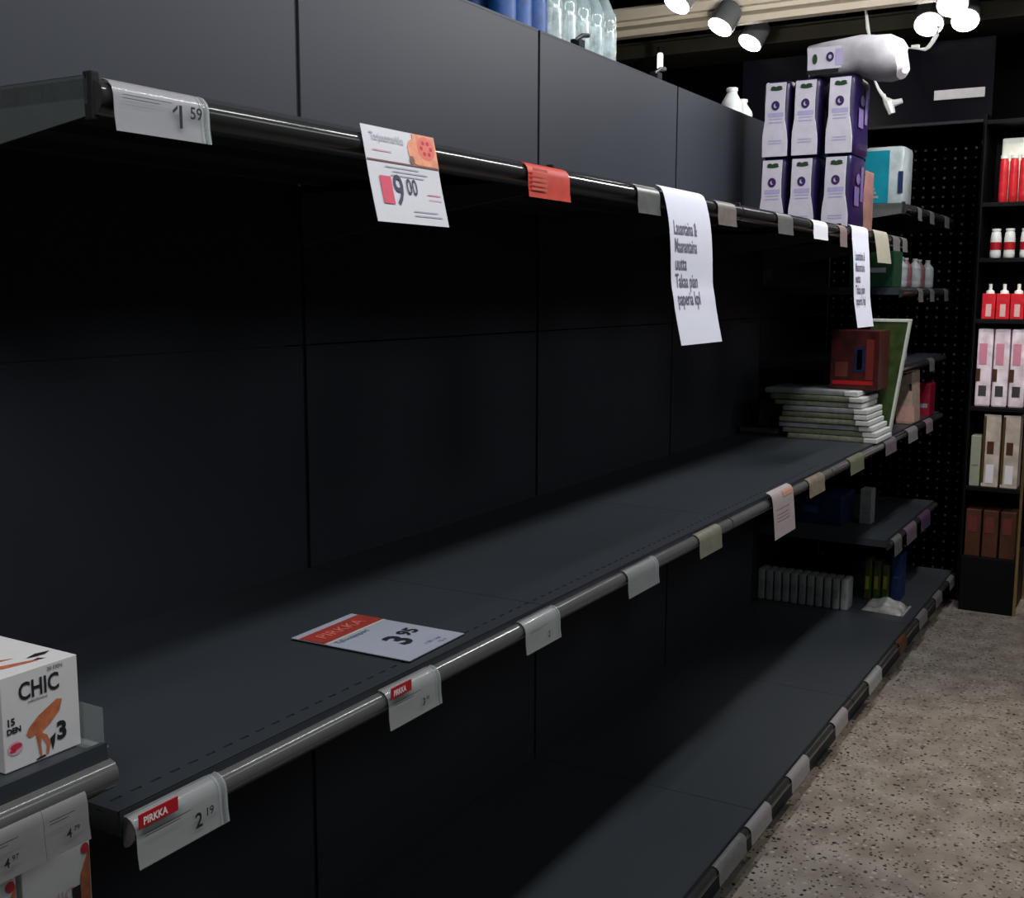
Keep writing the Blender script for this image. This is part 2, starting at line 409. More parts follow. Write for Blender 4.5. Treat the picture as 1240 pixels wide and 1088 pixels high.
# left shelf labels
YL = YF-.012
tag(-.124, -.070, YL, ZL-.012, 'grey label priced 4.79, right one of two under the white stocking box', '4', '79', fsz=.014, clip=False)
tag(-.21, -.1245, YL, ZL-.012, 'grey label priced 4.97, left one of two under the white stocking box', '4', '97', fsz=.014, clip=False)
# far bay labels
k = 0
farw = [(4.18, 4.26, 1.90, 'first'), (4.44, 4.54, 1.90, 'second'), (4.80, 4.92, 1.90, 'third')]
for a, c, z, w in farw: tag(a, c, YF, z, 'dim white tag, %s of three on the far shelf below the teal pack' % w, mats=TAGG, clip=False)
for a, c, w in ((4.28, 4.38, 'first'), (4.54, 4.64, 'second'), (4.90, 5.0, 'third')): tag(a, c, YF, 1.56, 'dim pale tag, %s of three under the dim pink bottles' % w, mats=TAGG, clip=False)
tag(4.62, 4.74, YF, 1.24, 'dim pale tag on the far shelf with the grey bars', mats=TAGG, clip=False)
for a, c, w in ((4.05, 4.20, 'pale tag nearest on the low far rail above the blue edge'), (4.30, 4.52, 'mauve tag in the middle of the low far rail'), (4.62, 4.85, 'purple-grey tag farthest on the low far rail')):
    tag(a, c, YF, .50, w, mats=(TAGG, MATS['mauve_tag'], mat('plum_tag', (.09,.05,.10), .4))[k], clip=False, drop=1.25); k += 1
tag(3.89, 3.982, T, ZT, 'dim grey round-cornered tag at the far end of the top rail, right of two', mats=TAGG, clip=False)

# ------------------------------------------------------------------ hanging signs
def sheet(name, label, x0, x1, prof, mats, group=None, skew=0.0, cat='sign'):
    """prof: (y,z) from top to bottom"""
    t = thing(name, label, cat, ((x0+x1)/2, prof[-1][0], prof[-1][1]), group)
    # smooth profile
    P = []
    for i in range(len(prof)-1):
        for s in range(4):
            u = s/4; p0 = prof[max(i-1,0)]; p1 = prof[i]; p2 = prof[i+1]; p3 = prof[min(i+2,len(prof)-1)]
            P.append(tuple(.5*((2*p1[j])+(-p0[j]+p2[j])*u+(2*p0[j]-5*p1[j]+4*p2[j]-p3[j])*u*u+(-p0[j]+3*p1[j]-3*p2[j]+p3[j])*u**3) for j in (0,1)))
    P.append(prof[-1])
    bm = extrude_x(bmesh.new(), P, x0, x1, th=.0006)
    ztop, zbot = P[0][1], P[-1][1]
    if skew:
        for v in bm.verts: v.co.x += skew*(ztop-v.co.z)/(ztop-zbot)
    obj('sheet', bm, mats, t, smooth=True)
    def fn(u, v, w=0):
        z = zbot+v
        for a, c in zip(P, P[1:]):
            if c[1] <= z <= a[1] or c is P[-1]:
                k = (z-c[1])/(a[1]-c[1]); y = c[0]+(a[0]-c[0])*k; break
        return Vector((x0+u+skew*(ztop-z)/(ztop-zbot), y-.0009-w*.35, z))
    return t, fn
pp = [(-.588,1.7665),(-.602,1.757),(-.612,1.730),(-.621,1.685),(-.626,1.633),(-.629,1.563),(-.635,1.528),(-.641,1.493),(-.656,1.425)]
t, fn = sheet('hanging_notice', 'long white paper notice with five lines of black text hanging from top rail', 1.46, 1.71, pp, PAPER, 'curling white paper notices on the top rail')
b = bmesh.new()
for i, s in enumerate(('Lauantaina &', 'Maanantaina', 'uutta', 'Takaa pian', 'paperia kpl')):
    text(b, s, .042, fn, (.022, .2385-i*.038), bold=.0006, w=.0003, sx=(.62,.62,.75,.72,.72)[i])
obj('lettering', b, INKG, t)
pp2 = [(-.588,1.7665),(-.602,1.757),(-.606,1.72),(-.612,1.667),(-.617,1.60),(-.621,1.523),(-.628,1.475),(-.638,1.420)]
t, fn = sheet('hanging_notice', 'shorter-looking farther paper notice hanging below the white and purple packs', 3.08, 3.31, pp2, PAPER, 'curling white paper notices on the top rail')
b = bmesh.new()
for i, s in enumerate(('Lauantaina &', 'Maanantaina', 'uutta', 'Takaa pian', 'paperia kpl')):
    text(b, s, .042, fn, (.022, .2285-i*.038), bold=.0006, w=.0003, sx=(.62,.62,.75,.72,.72)[i])
obj('lettering', b, INKG, t)
t, fn = sheet('hanging_tag', 'narrow cream paper strip hanging beside the farther paper notice', 3.40, 3.62, [(-.588,1.766),(-.602,1.757),(-.612,1.71),(-.622,1.646)], mat('cream_strip', (0.396,0.36,0.2736), .6))
# promotional sign 9.00
t, fn = sheet('price_sign', 'white hanging price sign reading 9.00 with orange corner on the top rail', .432, .606, [(-.598,1.765),(-.604,1.735),(-.612,1.69),(-.624,1.634)], mat('white_sign_card', (.70,.69,.72), .45, var=.02), skew=.004)
H_ = .131; W_ = .174
b = bmesh.new(); rect(b, .118, W_, .086, H_, fn, .0003, n=4); ell(b, .118, .105, .016, .018, fn, .0002); obj('orange_picture', b, ORNG, t)
b = bmesh.new(); ell(b, .148, .112, .022, .017, fn, .0009, mi=0); [ell(b, .148+.012*math.cos(k*1.05), .112+.009*math.sin(k*1.05), .004, .003, fn, .0014, mi=1) for k in range(6)]; obj('red_flower', b, [mat('flower_print', (.80,.16,.10), .5), INKR], t)
b = bmesh.new(); rect(b, .0, W_, .0835, .0855, fn, .0006); ell(b, .108, .092, .006, .006, fn, .0009); obj('divider_line', b, mat('brown_print', (.25,.08,.07), .5), t)
b = bmesh.new(); rect(b, .022, .048, .026, .064, fn, .0006, n=3); text(b, 'K', .012, fn, (.030, .040), w=.0009, mi=1, bold=.0008); obj('crimson_block', b, [PINKR, PINKR], t)
b = bmesh.new(); text(b, '9', .060, fn, (.050, .026), bold=.0004, w=.0009, sx=.85); text(b, '00', .032, fn, (.082, .042), bold=.0002, w=.0009, sx=.85)
obj('price_digits', b, mat('indigo_ink', (.05,.045,.09), .6), t)
b = bmesh.new(); text(b, 'Tarjousmarkka', .0155, fn, (.016, .112), bold=.0002, w=.0009, sx=.82)
for v0, u0, u1 in ((.077,.04,.12), (.0715,.055,.14), (.066,.05,.13), (.018,.09,.15), (.012,.09,.16)): rect(b, u0, u1, v0, v0+.0014, fn, .0006)
obj('grey_print', b, mat('pale_ink', (.45,.43,.50), .6), t)
b = bmesh.new(); rect(b, .132, .166, .044, .0455, fn, .0006); rect(b, .134, .166, .037, .038, fn, .0006); rect(b, .016, .06, .098, .0992, fn, .0006); obj('pink_print', b, mat('pink_ink', (.75,.30,.40), .6), t)
# small sign on middle rail
t, fn = sheet('price_sign', 'small pale hanging paper sign on the far middle rail with pink print', 2.30, 2.50, [(-.586,.968),(-.604,.955),(-.610,.90),(-.614,.828)], mat('pale_pink_card', (0.4125,0.345,0.33), .5, var=.06), skew=.015)
b = bmesh.new(); rect(b, .10, .198, .115, .133, fn, .0006, n=3); obj('orange_corner', b, mat('peach_print', (.55,.28,.2), .5), t)
b = bmesh.new()
for v0 in (.05,.06,.07,.085): rect(b, .03, .15, v0, v0+.004, fn, .0006)
obj('pink_print', b, mat('dusty_print', (.45,.30,.33), .5), t)
# lying card
cz = ZM+.0045
t = thing('price_card', 'red and white price card reading 3.95 lying flat on the middle shelf', 'sign', (.68, -.43, ZM))
fn0 = frame_fn((.592, -.556, cz), (1,.03,0), (-.02,1,0))
cw, ch = .168, .242
def slab(fn, u0, u1, v0, v1, w0, w1):
    b = bmesh.new(); V = [b.verts.new(fn(u, v, w)) for w in (w0, w1) for u, v in ((u0,v0),(u1,v0),(u1,v1),(u0,v1))]
    for q in ((0,1,2,3),(4,5,6,7),(0,1,5,4),(1,2,6,5),(2,3,7,6),(3,0,4,7)): b.faces.new([V[i] for i in q])
    return b
obj('card', slab(fn0, 0, cw, 0, ch, -.0012, 0), mat('blue_white_card', (0.375,0.39,0.465), .4, var=.02), t)
obj('backing_frame', slab(fn0, .004, cw, 0, ch-.004, -.0045, -.0014), BLACK, t)
b = bmesh.new(); rect(b, 0, cw, .172, .226, fn0); obj('red_band', b, mat('card_red', (0.336,0.04,0.028), .45, var=.12), t)
obj('band_lettering', text(bmesh.new(), 'PIRKKA', .034, fn0, (.02, .187), bold=.0002, w=.0012, sx=1.05), mat('band_ink', (.62,.16,.14), .5), t)
b = bmesh.new(); text(b, '3', .072, fn0, (.062, .052), bold=.0022, w=.001); text(b, '95', .040, fn0, (.106, .076), bold=.0012, w=.001); obj('price_digits', b, INK, t)
b = bmesh.new(); text(b, 'Talouspaperi', .017, fn0, (.012, .150), w=.001); text(b, '1,98 / kpl', .012, fn0, (.085, .022), w=.001); text(b, '12 rl', .012, fn0, (.105, .008), w=.001); obj('small_lettering', b, mat('teal_ink', (.05,.12,.16), .5), t)
b = bmesh.new(); rect(b, 0, cw, .164, .170, fn0); obj('pale_line', b, mat('cream_print', (.55,.48,.42), .5), t)

# ------------------------------------------------------------------ stocking boxes at the left
def stocking(x0, x1, z0, z1, label, detailed):
    y0, y1 = -.548, -.37
    t = thing('stocking_box', label, 'box', ((x0+x1)/2, (y0+y1)/2, z0), 'white stocking boxes at the left edge')
    obj('carton', BX(x0, x1, y0, y1, z0, z1, bev=.0008), mat('box_card', (.66,.64,.63), .45, var=.03), t)
    fn = frame_fn((x0, y0, z0), (1,0,0), (0,0,1)); w, h = x1-x0, z1-z0
    if detailed:
        b = bmesh.new()
        text(b, 'CHIC', .0265, fn, (.020, .0735), bold=.0006, w=.0006, sx=.80)
        text(b, '3', .027, fn, (.064, .016), bold=.0012, w=.0006); text(b, '15', .0105, fn, (.004, .050), bold=.0004, w=.0006); text(b, 'DEN', .0085, fn, (.004, .041), bold=.0004, w=.0006)
        text(b, 'sukkahousut', .0048, fn, (.031, .068), w=.0006); text(b, '20 DEN', .006, fn, (.056, .096), w=.0006)
        obj('lettering', b, INK, t)
        b = bmesh.new()
        poly(b, [(.066,.062),(.073,.060),(.069,.048),(.056,.037),(.047,.032),(.044,.018),(.045,.004),(.050,.003),(.039,.002),(.042,.006),(.040,.020),(.038,.031),(.031,.029),(.027,.034),(.030,.040),(.042,.050)], fn, .0005)
        poly(b, [(.046,.030),(.052,.026),(.056,.016),(.053,.004),(.050,.004),(.051,.015),(.046,.024)], fn, .0005)
        obj('leg_picture', b, SKIN, t)
        b = bmesh.new(); poly(b, [(.055,.020),(.063,.025),(.061,.014),(.058,.006),(.057,.012)], fn, .0006); poly(b, [(.050,.0025),(.037,.0015),(.038,.0035),(.048,.005)], fn, .0006); obj('shoe_picture', b, INK, t)
        b = bmesh.new(); ell(b, .013, .024, .009, .0075, fn, .0005); obj('pink_spot', b, mat('pale_pink_print', (.66,.36,.42), .5), t)
        b = bmesh.new(); ell(b, .014, .026, .007, .0032, fn, .0008); ell(b, .010, .022, .004, .0016, fn, .0008); obj('rose_print', b, INKR, t)
        ft = frame_fn((x0, y0, z1), (1,0,0), (0,1,0))
        b = bmesh.new(); poly(b, [(-.0+.002,.060),(.022,.036),(.040,.030),(.062,.022),(.060,.018),(.036,.022),(.018,.026),(.002,.040)], ft, .0005); poly(b, [(.002,.090),(.03,.058),(.05,.046),(.03,.05),(.002,.075)], ft, .0005); obj('lying_leg_picture', b, SKIN, t)
        b = bmesh.new(); poly(b, [(.056,.034),(.072,.040),(.088,.036),(.078,.030),(.066,.031)], ft, .0007); poly(b, [(.054,.022),(.070,.018),(.064,.025)], ft, .0007); obj('top_shoe_picture', b, INK, t)
    else:
        b = bmesh.new(); poly(b, [(w*.75,h*.12),(w*.98,h*.10),(w*.99,h*.93),(w*.92,h*.80),(w*.84,h*.66),(w*.80,h*.40)], fn, .0005); obj('leg_picture', b, SKIN, t)
        b = bmesh.new(); rect(b, w*.70, w*.83, h*.30, h*.56, fn, .0007); obj('dark_print', b, INK, t)
        b = bmesh.new(); ell(b, w*.92, h*.92, w*.06, h*.06, fn, .0008); obj('red_spot', b, INKR, t)
        b = bmesh.new(); text(b, 'CHIC', .02, fn, (.018, .05), w=.0006); obj('lettering', b, mat('pale_pink_print', (.66,.36,.42), .5), t)
stocking(-.119, -.024, ZL+.001, ZL+.1045, 'white stocking box printed CHIC and 3 with crossed legs picture', True)
stocking(-.108, -.020, .813, .923, 'white box with orange leg print below the grey price labels, bottom left', False)
stocking(-.206, -.115, .813, .921, 'white box barely in view at the bottom left corner', False)
t = thing('shelf_divider', 'small clear plastic divider beside the CHIC stocking box', 'divider', (-.016, -.50, ZL))
b = BX(-.0155, -.0145, -.575, -.42, ZL, ZL+.045); obj('fin', b, CLEAR, t)
b = BX(-.030, -.013, -.580, -.42, ZL, ZL+.0015); obj('foot', b, CLEAR, t)

# ------------------------------------------------------------------ white and purple packs
def pack(y, z, label, x=3.50, w=.106, h=.283, dep=.24):
    t = thing('tissue_pack', label, 'pack', (x+dep/2, y, z), 'upright white and purple packs on the top shelf')
    b = bmesh.new()
    # plump wrapped body: stacked rings of a rounded rectangle
    rings = []; N = 28
    zs = [0, .012, .05, .10, .15, .20, .25, h-.012, h]
    for zz in zs:
        k = 1.0 if .01 < zz < h-.01 else .90
        k2 = k*(1+.04*math.sin(zz/h*math.pi*3))
        ring = []
        for i in range(N):
            a = 2*math.pi*i/N; c, s = math.cos(a), math.sin(a)
            e = .28
            px = math.copysign(abs(c)**e, c)*dep/2*k; py = math.copysign(abs(s)**e, s)*w/2*k2
            ring.append(b.verts.new((x+dep/2+px, y+py, z+zz)))
        rings.append(ring)
    for r0, r1 in zip(rings, rings[1:]):
        for i in range(N): b.faces.new((r0[i], r0[(i+1) % N], r1[(i+1) % N], r1[i]))
    b.faces.new(rings[0]); b.faces.new(rings[-1])
    obj('wrapped_body', b, PURP, t, smooth=True)
    fn = frame_fn((x-.004, y, z), (0,-1,0), (0,0,1))   # u to the aisle, v up, seen from the near end
    b = bmesh.new()
    sh = [(-.049,.004),(.047,.004),(.047,.06),(.043,.09),(.034,.14),(.033,.20),(.036,.276),(-.040,.276),(-.042,.20),(-.042,.14),(-.049,.09),(-.050,.06)]
    V0 = [b.verts.new(fn(u, v, 0)) for u, v in sh]; V1 = [b.verts.new(fn(u, v, -.006)) for u, v in sh]
    b.faces.new(V0); b.faces.new(V1)
    for i in range(len(sh)): b.faces.new((V0[i], V0[(i+1) % len(sh)], V1[(i+1) % len(sh)], V1[i]))
    obj('white_label', b, LABW, t)
    b = bmesh.new()
    ell(b, 0, .252, .024, .006, fn, .0008); ell(b, -.012, .258, .010, .006, fn, .0010); ell(b, .010, .259, .012, .005, fn, .0012)
    obj('leaf_mark', b, LEAF, t)
    b = bmesh.new(); ell(b, -.002, .192, .016, .018, fn, .001, hole=.45); ell(b, .003, .196, .006, .009, fn, .0013); obj('round_mark', b, mat('violet_ink', (.04,.015,.10), .5), t)
    b = bmesh.new()
    rect(b, -.030, .030, .150, .166, fn, .0008)
    for v0 in (.140,.128,.06,.05): rect(b, -.026, .026, v0, v0+.004, fn, .0008)
    obj('mauve_print', b, mat('lavender_print', (.42,.38,.60), .5), t)
    fs = frame_fn((x+.05, y-w/2*1.03-.001, z), (1,0,0), (0,0,1))
    b = bmesh.new(); rect(b, .0, .07, .10, .17, fs, .001); ell(b, .05, .20, .03, .02, fs, .0012); rect(b, .09, .13, .12, .25, fs, .001); obj('side_print', b, PURPL, t)
ys = (-.196, -.310, -.438)
for col_, y in zip(('left', 'middle', 'right'), ys):
    pack(y+.004, ZT+.001, 'white and purple pack, lower row, %s of three, standing on the top shelf' % col_)
    pack(y, ZT+.2865, 'white and purple pack, upper row, %s of three, stacked on another' % col_)
# orange pack beside them
t = thing('orange_pack', 'narrow orange and pink pack squeezed beside the lower right purple pack', 'pack', (3.88, -.47, ZT))
obj('carton', BX(3.78, 3.95, -.468, -.40, ZT, ZT+.255, bev=.004), mat('orange_pink_pack', (0.28,0.1344,0.112), .4, var=.35, scale=15), t)
fn = frame_fn((3.78, -.40, ZT), (0,-1,0), (0,0,1))
obj('white_patch', rect(bmesh.new(), .045, .064, .17, .22, fn, .001), WHITE, t)
# lying pack on top
t = thing('tissue_pack', 'white wrapped pack lying sideways on top of the purple packs', 'pack', (3.6, -.5, 2.331))
b = bmesh.new(); rings = []; N = 24
for yy, ry, rz, cz in ((q[0], q[1], q[2], q[3]+.005) for q in ((-.302,.07,.058,2.392),(-.308,.09,.062,2.392),(-.37,.10,.064,2.396),(-.44,.105,.066,2.3995),(-.49,.11,.072,2.4045),(-.54,.115,.078,2.392),(-.59,.115,.080,2.388),(-.625,.10,.068,2.382),(-.640,.07,.048,2.380))):
    ring = []
    for i in range(N):
        a = 2*math.pi*i/N; c, s = math.cos(a), math.sin(a)
        e = .45 if yy > -.48 else .75
        ring.append(b.verts.new((3.60+math.copysign(abs(c)**e, c)*ry, yy+.006*math.sin(3*a), cz+math.copysign(abs(s)**e, s)*rz)))
    rings.append(ring)
for r0, r1 in zip(rings, rings[1:]):
    for i in range(N): b.faces.new((r0[i], r0[(i+1) % N], r1[(i+1) % N], r1[i]))
b.faces.new(rings[0]); b.faces.new(rings[-1])
obj('wrapped_body', b, mat('milky_wrap', (.42,.40,.42), .4, var=.12, scale=22, bump=.5), t, smooth=True)
fn = frame_fn((3.496, -.312, 2.345), (0,-1,0), (-.05,0,1))
b = bmesh.new(); rect(b, 0, .125, .012, .090, fn, .004); obj('white_label', b, LABW, t)
b = bmesh.new(); ell(b, .028, .050, .009, .018, fn, .006); obj('leaf_mark', b, LEAF, t)
b = bmesh.new(); ell(b, .084, .054, .014, .017, fn, .006, hole=.45); obj('round_mark', b, MATS['violet_ink'], t)
b = bmesh.new(); rect(b, .105, .13, .022, .080, fn, .0055); obj('mauve_print', b, MATS['lavender_print'], t)
b = bmesh.new(); rect(b, -.002, .115, -.004, .010, fn, .004); obj('gap_shade', b, BLACK, t)  # black strip painted in for the shaded gap under the pack

# ------------------------------------------------------------------ far bay goods
def carton(name, label, cat, x0, x1, y0, y1, z0, z1, m, m2=None, group=None, bev=.003, parts=()):
    t = thing(name, label, cat, ((x0+x1)/2, (y0+y1)/2, z0), group)
    obj('carton', BX(x0, x1, y0, y1, z0, z1, bev=bev), m, t)
    if m2: obj('lid_flap', BX(x0-.001, x1+.001, y0-.001, y1+.001, z1-.012, z1+.002, bev=.001), m2, t)
    fn = frame_fn((x0, y1, z0), (0,-1,0), (0,0,1))
    for nm, u0, u1, v0, v1, mm in parts: obj(nm, rect(bmesh.new(), u0, u1, v0, v1, fn, .0012), mm, t)
    return t
z = 1.901
t = thing('wipes_pack', 'teal and white wrapped pack on the far shelf right of purple packs', 'pack', (4.25, -.47, z))
obj('wrapped_body', BX(4.16, 4.34, -.540, -.375, z, z+.245, bev=.018), mat('white_wrap_gloss', (0.3575,0.403,0.403), .2, var=.2, scale=15), t, smooth=True)
fn = frame_fn((4.158, -.38, z), (0,-1,0), (0,0,1))
obj('teal_front', rect(bmesh.new(), .0, .100, .012, .228, fn, .001), TEAL, t)
b = bmesh.new()
for v0, u1 in ((.05,.05),(.032,.06),(.066,.045)): rect(b, .012, u1, v0, v0+.010, fn, .002)
obj('pale_print', b, GREYP, t)
obj('navy_side', rect(bmesh.new(), .138, .158, .05, .14, fn, .001), NAVY, t)
# dim bottles on the 1.56 shelf
def bottle(name, label, cat, x, y, z, h, r, m, capm, group=None, lab=None, neck=.35, seg=16):
    t = thing(name, label, cat, (x, y, z), group)
    pr = [(r*.85,0),(r,.006),(r,h*.18),(r*.96,h*.22),(r,h*.26),(r,h*.55),(r*.96,h*.60),(r,h*.64),(r*.92,h*.72),(r*neck*1.2,h*.86),(r*neck,h*.90),(r*neck,h*.93)]
    obj('bottle_body', lathe(bmesh.new(), (x,y,z), pr, seg), m, t, smooth=True)
    obj('cap', lathe(bmesh.new(), (x,y,z+h*.925), [(r*neck*1.15,0),(r*neck*1.15,h*.07),(r*neck,h*.075)], seg), capm, t, smooth=True)
    if lab: obj('wrap_label', lathe(bmesh.new(), (x,y,z+h*.27), [(r*1.01,0),(r*1.01,h*.27)], seg), lab, t, smooth=True)
    return t
DPINK = mat('dusty_pink_plastic', (0.135,0.054,0.063), .4, var=.2)
dim = ['nearest', 'second', 'third', 'fourth', 'farthest']
for i in range(5):
    bottle('shampoo_bottle', 'dim %s bottle of five on the dark far shelf right of the hanging strip' % dim[i], 'bottle', 4.28+i*.15, -.52+.01*(i % 2), 1.561, .13, .03, DPINK if i % 2 else GREYP, GREYP, 'dim bottles on the upper far shelf')
carton('green_carton', 'dark green carton behind the hanging cream strip on the far shelf', 'box', 4.05, 4.22, -.54, -.36, 1.561, 1.71, DGREEN, None, parts=(('pale_band', .03, .15, .06, .08, GREYP),))
for i, yy in enumerate((-.42, -.52)):
    t = thing('grey_bar', 'grey wrapped bar lying on the far shelf, %s of two' % ('left', 'right')[i], 'pack', (4.2, yy, 1.241), 'grey bars on the far shelf')
    obj('wrapper', BX(4.08, 4.34, yy-.035, yy+.035, 1.241, 1.285, bev=.01), GREYP, t, smooth=True); obj('end_fold', BX(4.075, 4.081, yy-.02, yy+.02, 1.25, 1.28), TAGP, t)

# middle shelf far end: stack of cream packs, red box, green board
n = 9
for i in range(n):
    dx, dy = random.uniform(-.012,.012), random.uniform(-.010,.010)+.058-.0085*(n-1-i)
    h = .0225; z0 = ZM+i*h
    t = thing('folded_pack', 'cream folded paper pack, number %s from the bottom of the stack' % ('one','two','three','four','five','six','seven','eight','nine')[i], 'pack', (3.8+dx, -.38+dy, z0), 'stacked cream packs on the middle shelf')
    ph = BX(3.68+dx, 3.94+dx, -.535+dy, -.215+dy+.02*math.sin(i), z0, z0+h-.002, bev=.006)
    obj('folded_wrap', ph, (CREMP, mat('sage_pack', (0.135,0.153,0.09), .6, var=.3), GREYP)[i % 3], t, smooth=True)
    obj('open_end', BX(3.672+dx, 3.93+dx, -.575+dy, -.520+dy, z0+.0005, z0+h-.003, bev=.004), mat('white_folds', (.60,.60,.56), .6), t)
ztop = ZM+n*.0225
carton('red_gift_box', 'red picture-printed box standing on top of the cream pack stack', 'box', 3.75, 3.93, -.565, -.375, ztop, ztop+.235, MAROON, None,
       parts=(('dark_picture', .095, .135, .07, .17, NAVY), ('grey_picture', .105, .125, .08, .16, GREYP), ('red_stripe', .14, .17, .04, .20, mat('bright_red_print', (0.168,0.018,0.012), .5)), ('red_band', .01, .17, .02, .035, REDB), ('dim_print', .02, .07, .05, .11, mat('brick_print', (.13,.025,.02), .5))))
def shear_last(names, parent, z0, k):
    for o in COL.objects:
        if o.parent is parent:
            for v in o.data.vertices: v.co.y += k*(v.co.z-z0)
t = thing('green_gift_pack', 'tall green pack with white edge standing behind the red box', 'pack', (3.975, -.53, ZM))
obj('carton', BX(3.960, 3.990, -.570, -.42, ZM+.002, ZM+.47, bev=.002), GREEN, t)
obj('white_edge', BX(3.956, 3.994, -.575, -.566, ZM+.002, ZM+.474, bev=.002), mat('pale_green_edge', (.62,.66,.56), .5), t)
obj('top_edge', BX(3.956, 3.994, -.575, -.42, ZM+.468, ZM+.480, bev=.002), MATS['pale_green_edge'], t)
shear_last(None, t, ZM, -.13)
t = thing('flat_book', 'flat dark book-like pack lying left of the cream stack', 'book', (3.83, -.15, ZM))
obj('cover', BX(3.72, 3.90, -.185, -.01, ZM, ZM+.030, bev=.003), mat('dark_cover', (0.018,0.018,0.0168), .5), t)
obj('pages', BX(3.716, 3.722, -.18, -.015, ZM+.010, ZM+.026), mat('dim_pages', (0.06,0.06,0.051), .7), t)
carton('small_grey_box', 'small grey box standing on the flat dark book', 'box', 3.80, 3.88, -.16, -.07, ZM+.03, ZM+.14, mat('dim_grey_box', (0.065,0.065,0.06), .6), None, parts=(('patch', .02, .08, .02, .05, MATS['dark_cover']),))
carton('peach_box', 'peach box with dark spots along its top on the far middle shelf', 'box', 4.42, 4.60, -.570, -.500, ZM+.002, ZM+.255, PEACH, None,
       parts=(('dark_spots', .01, .022, .225, .245, INK), ('dark_spot', .035, .045, .22, .245, INK), ('side_spot', .06, .07, .15, .18, INK), ('pink_band', .0, .08, .01, .08, mat('rosy_print', (.55,.30,.25), .5))))
shear_last(None, [o for o in COL.objects if o.name.startswith('peach_box')][0], ZM+.10, .05)
carton('dark_red_box', 'narrow dark red box just left of the peach box', 'box', 4.38, 4.56, -.478, -.43, ZM, ZM+.25, MAROON, None, parts=(('rose_stripe', .01, .04, .05, .12, MATS['brick_print']),))
carton('crimson_pack', 'small crimson pack right of the peach box by the pegboard', 'pack', 4.82, 4.95, -.575, -.515, ZM, ZM+.155, mat('crimson_pack', (0.2475,0.0055,0.0275), .4, var=.3), None, parts=(('pale_spot', .01, .05, .04, .06, GREYP),))

# low far shelf
carton('navy_pack', 'dark blue pack on the low far shelf under the middle rail', 'pack', 4.20, 4.42, -.34, -.13, .501, .64, NAVY, None, bev=.01, parts=(('pale_patch', .03, .10, .05, .08, mat('blue_print', (0.018,0.06,0.15), .5)),))
carton('grey_carton', 'slim upright grey carton on the low far shelf', 'box', 4.30, 4.38, -.44, -.39, .501, .66, GREYP, None, parts=(('line', .01, .04, .05, .055, INKG),))
# base shelf goods
w11 = ['first', 'second', 'third', 'fourth', 'fifth', 'sixth', 'seventh', 'eighth', 'ninth', 'tenth', 'eleventh']
for i in range(11):
    y = -.020-i*.0375
    t = thing('napkin_pack', 'pale small upright pack on the base shelf, %s from the back panel' % w11[i], 'pack', (4.10, y, ZB), 'row of pale packs on the base shelf')
    b = BX(4.065, 4.16, y-.016, y+.016, ZB, ZB+.140, bev=.009); obj('wrapper', b, mat('dull_white_wrap', (0.315,0.3276,0.3192), .5, var=.1), t, smooth=True)
    fn = frame_fn((4.064, y, ZB), (0,-1,0), (0,0,1)); obj('print_band', rect(bmesh.new(), -.010, .010, .05, .09, fn, .0008), GREYP, t)
t = thing('flat_packet', 'flat whitish plastic packet lying at the front of the base shelf', 'packet', (4.2, -.55, ZB))
b = bmesh.new(); bmesh.ops.create_grid(b, x_segments=14, y_segments=12, size=.5)
for v in b.verts:
    u, w = v.co.x, v.co.y; hgt = (1-(2*u)**4)*(1-(2*w)**4)*(.028+.012*math.sin(9*u+3*w)+.006*math.cos(14*w))
    v.co = Vector((4.19+u*.17+w*.02, -.545+w*.17, ZB+.003+hgt))
b2 = b; bmesh.ops.solidify(b2, geom=b2.faces[:], thickness=.002)
obj('wrapper', b2, mat('crinkled_film', (0.31,0.3,0.28), .25, var=.3, scale=30), t, smooth=True)
obj('seal', BX(4.10, 4.28, -.640, -.632, ZB, ZB+.004), GREYP, t)
gw = ['left', 'middle', 'right']
for i in range(3):
    carton('green_pouch', 'green and yellow pouch standing at the base, %s of three' % gw[i], 'pack', 4.30+.02*i, 4.38+.02*i, -.455-i*.035, -.425-i*.035, ZB, ZB+.20-.02*i, GREEN, None, 'green pouches on the base shelf', .006, (('yellow_print', .006, .022, .05, .11, mat('yellow_print', (0.24,0.216,0.024), .5)),))
carton('blue_carton', 'dark blue carton beside the green pouches on the base shelf', 'box', 4.36, 4.46, -.575, -.53, ZB, ZB+.21, NAVY, None, parts=(('stripe', .01, .035, .1, .11, MATS['blue_print']),))

# ------------------------------------------------------------------ bottles on top
bw = ['first', 'second', 'third', 'fourth', 'fifth', 'sixth']
for r_, yy in enumerate((.115, .215)):
    for i in range(3):
        bottle('water_bottle', 'blue water bottle on top of the shelving, %s from left, %s row' % (bw[i], ('front', 'rear')[r_]), 'bottle', 1.99+i*.089+.02*r_, yy, 2.191, .33, .041, BOTB, BOTB, 'blue water bottles above the panels', mat('blue_label', (.004,.06,.24), .5, var=.3, scale=40))
    for i in range(5):
        bottle('water_bottle', 'clear water bottle on top of the shelving, %s from left, %s row' % (bw[i], ('front', 'rear')[r_]), 'bottle', 2.262+i*.093+.02*r_, yy, 2.191, .33, .043, BOTC, NAVY if i > 2 else MILKY, 'clear water bottles above the panels', mat('pale_label', (.45,.55,.55), .2, alpha=.6, var=.4, scale=30))
for i, (x, h) in enumerate(((3.97, .215), (4.10, .185))):
    bottle('detergent_bottle', 'white plastic bottle peeking over the far panels, %s of two' % ('left taller', 'right shorter')[i], 'bottle', x, .15, 2.191, h, .047, MILKY, MILKY, 'white bottles behind the far panels', neck=.45)
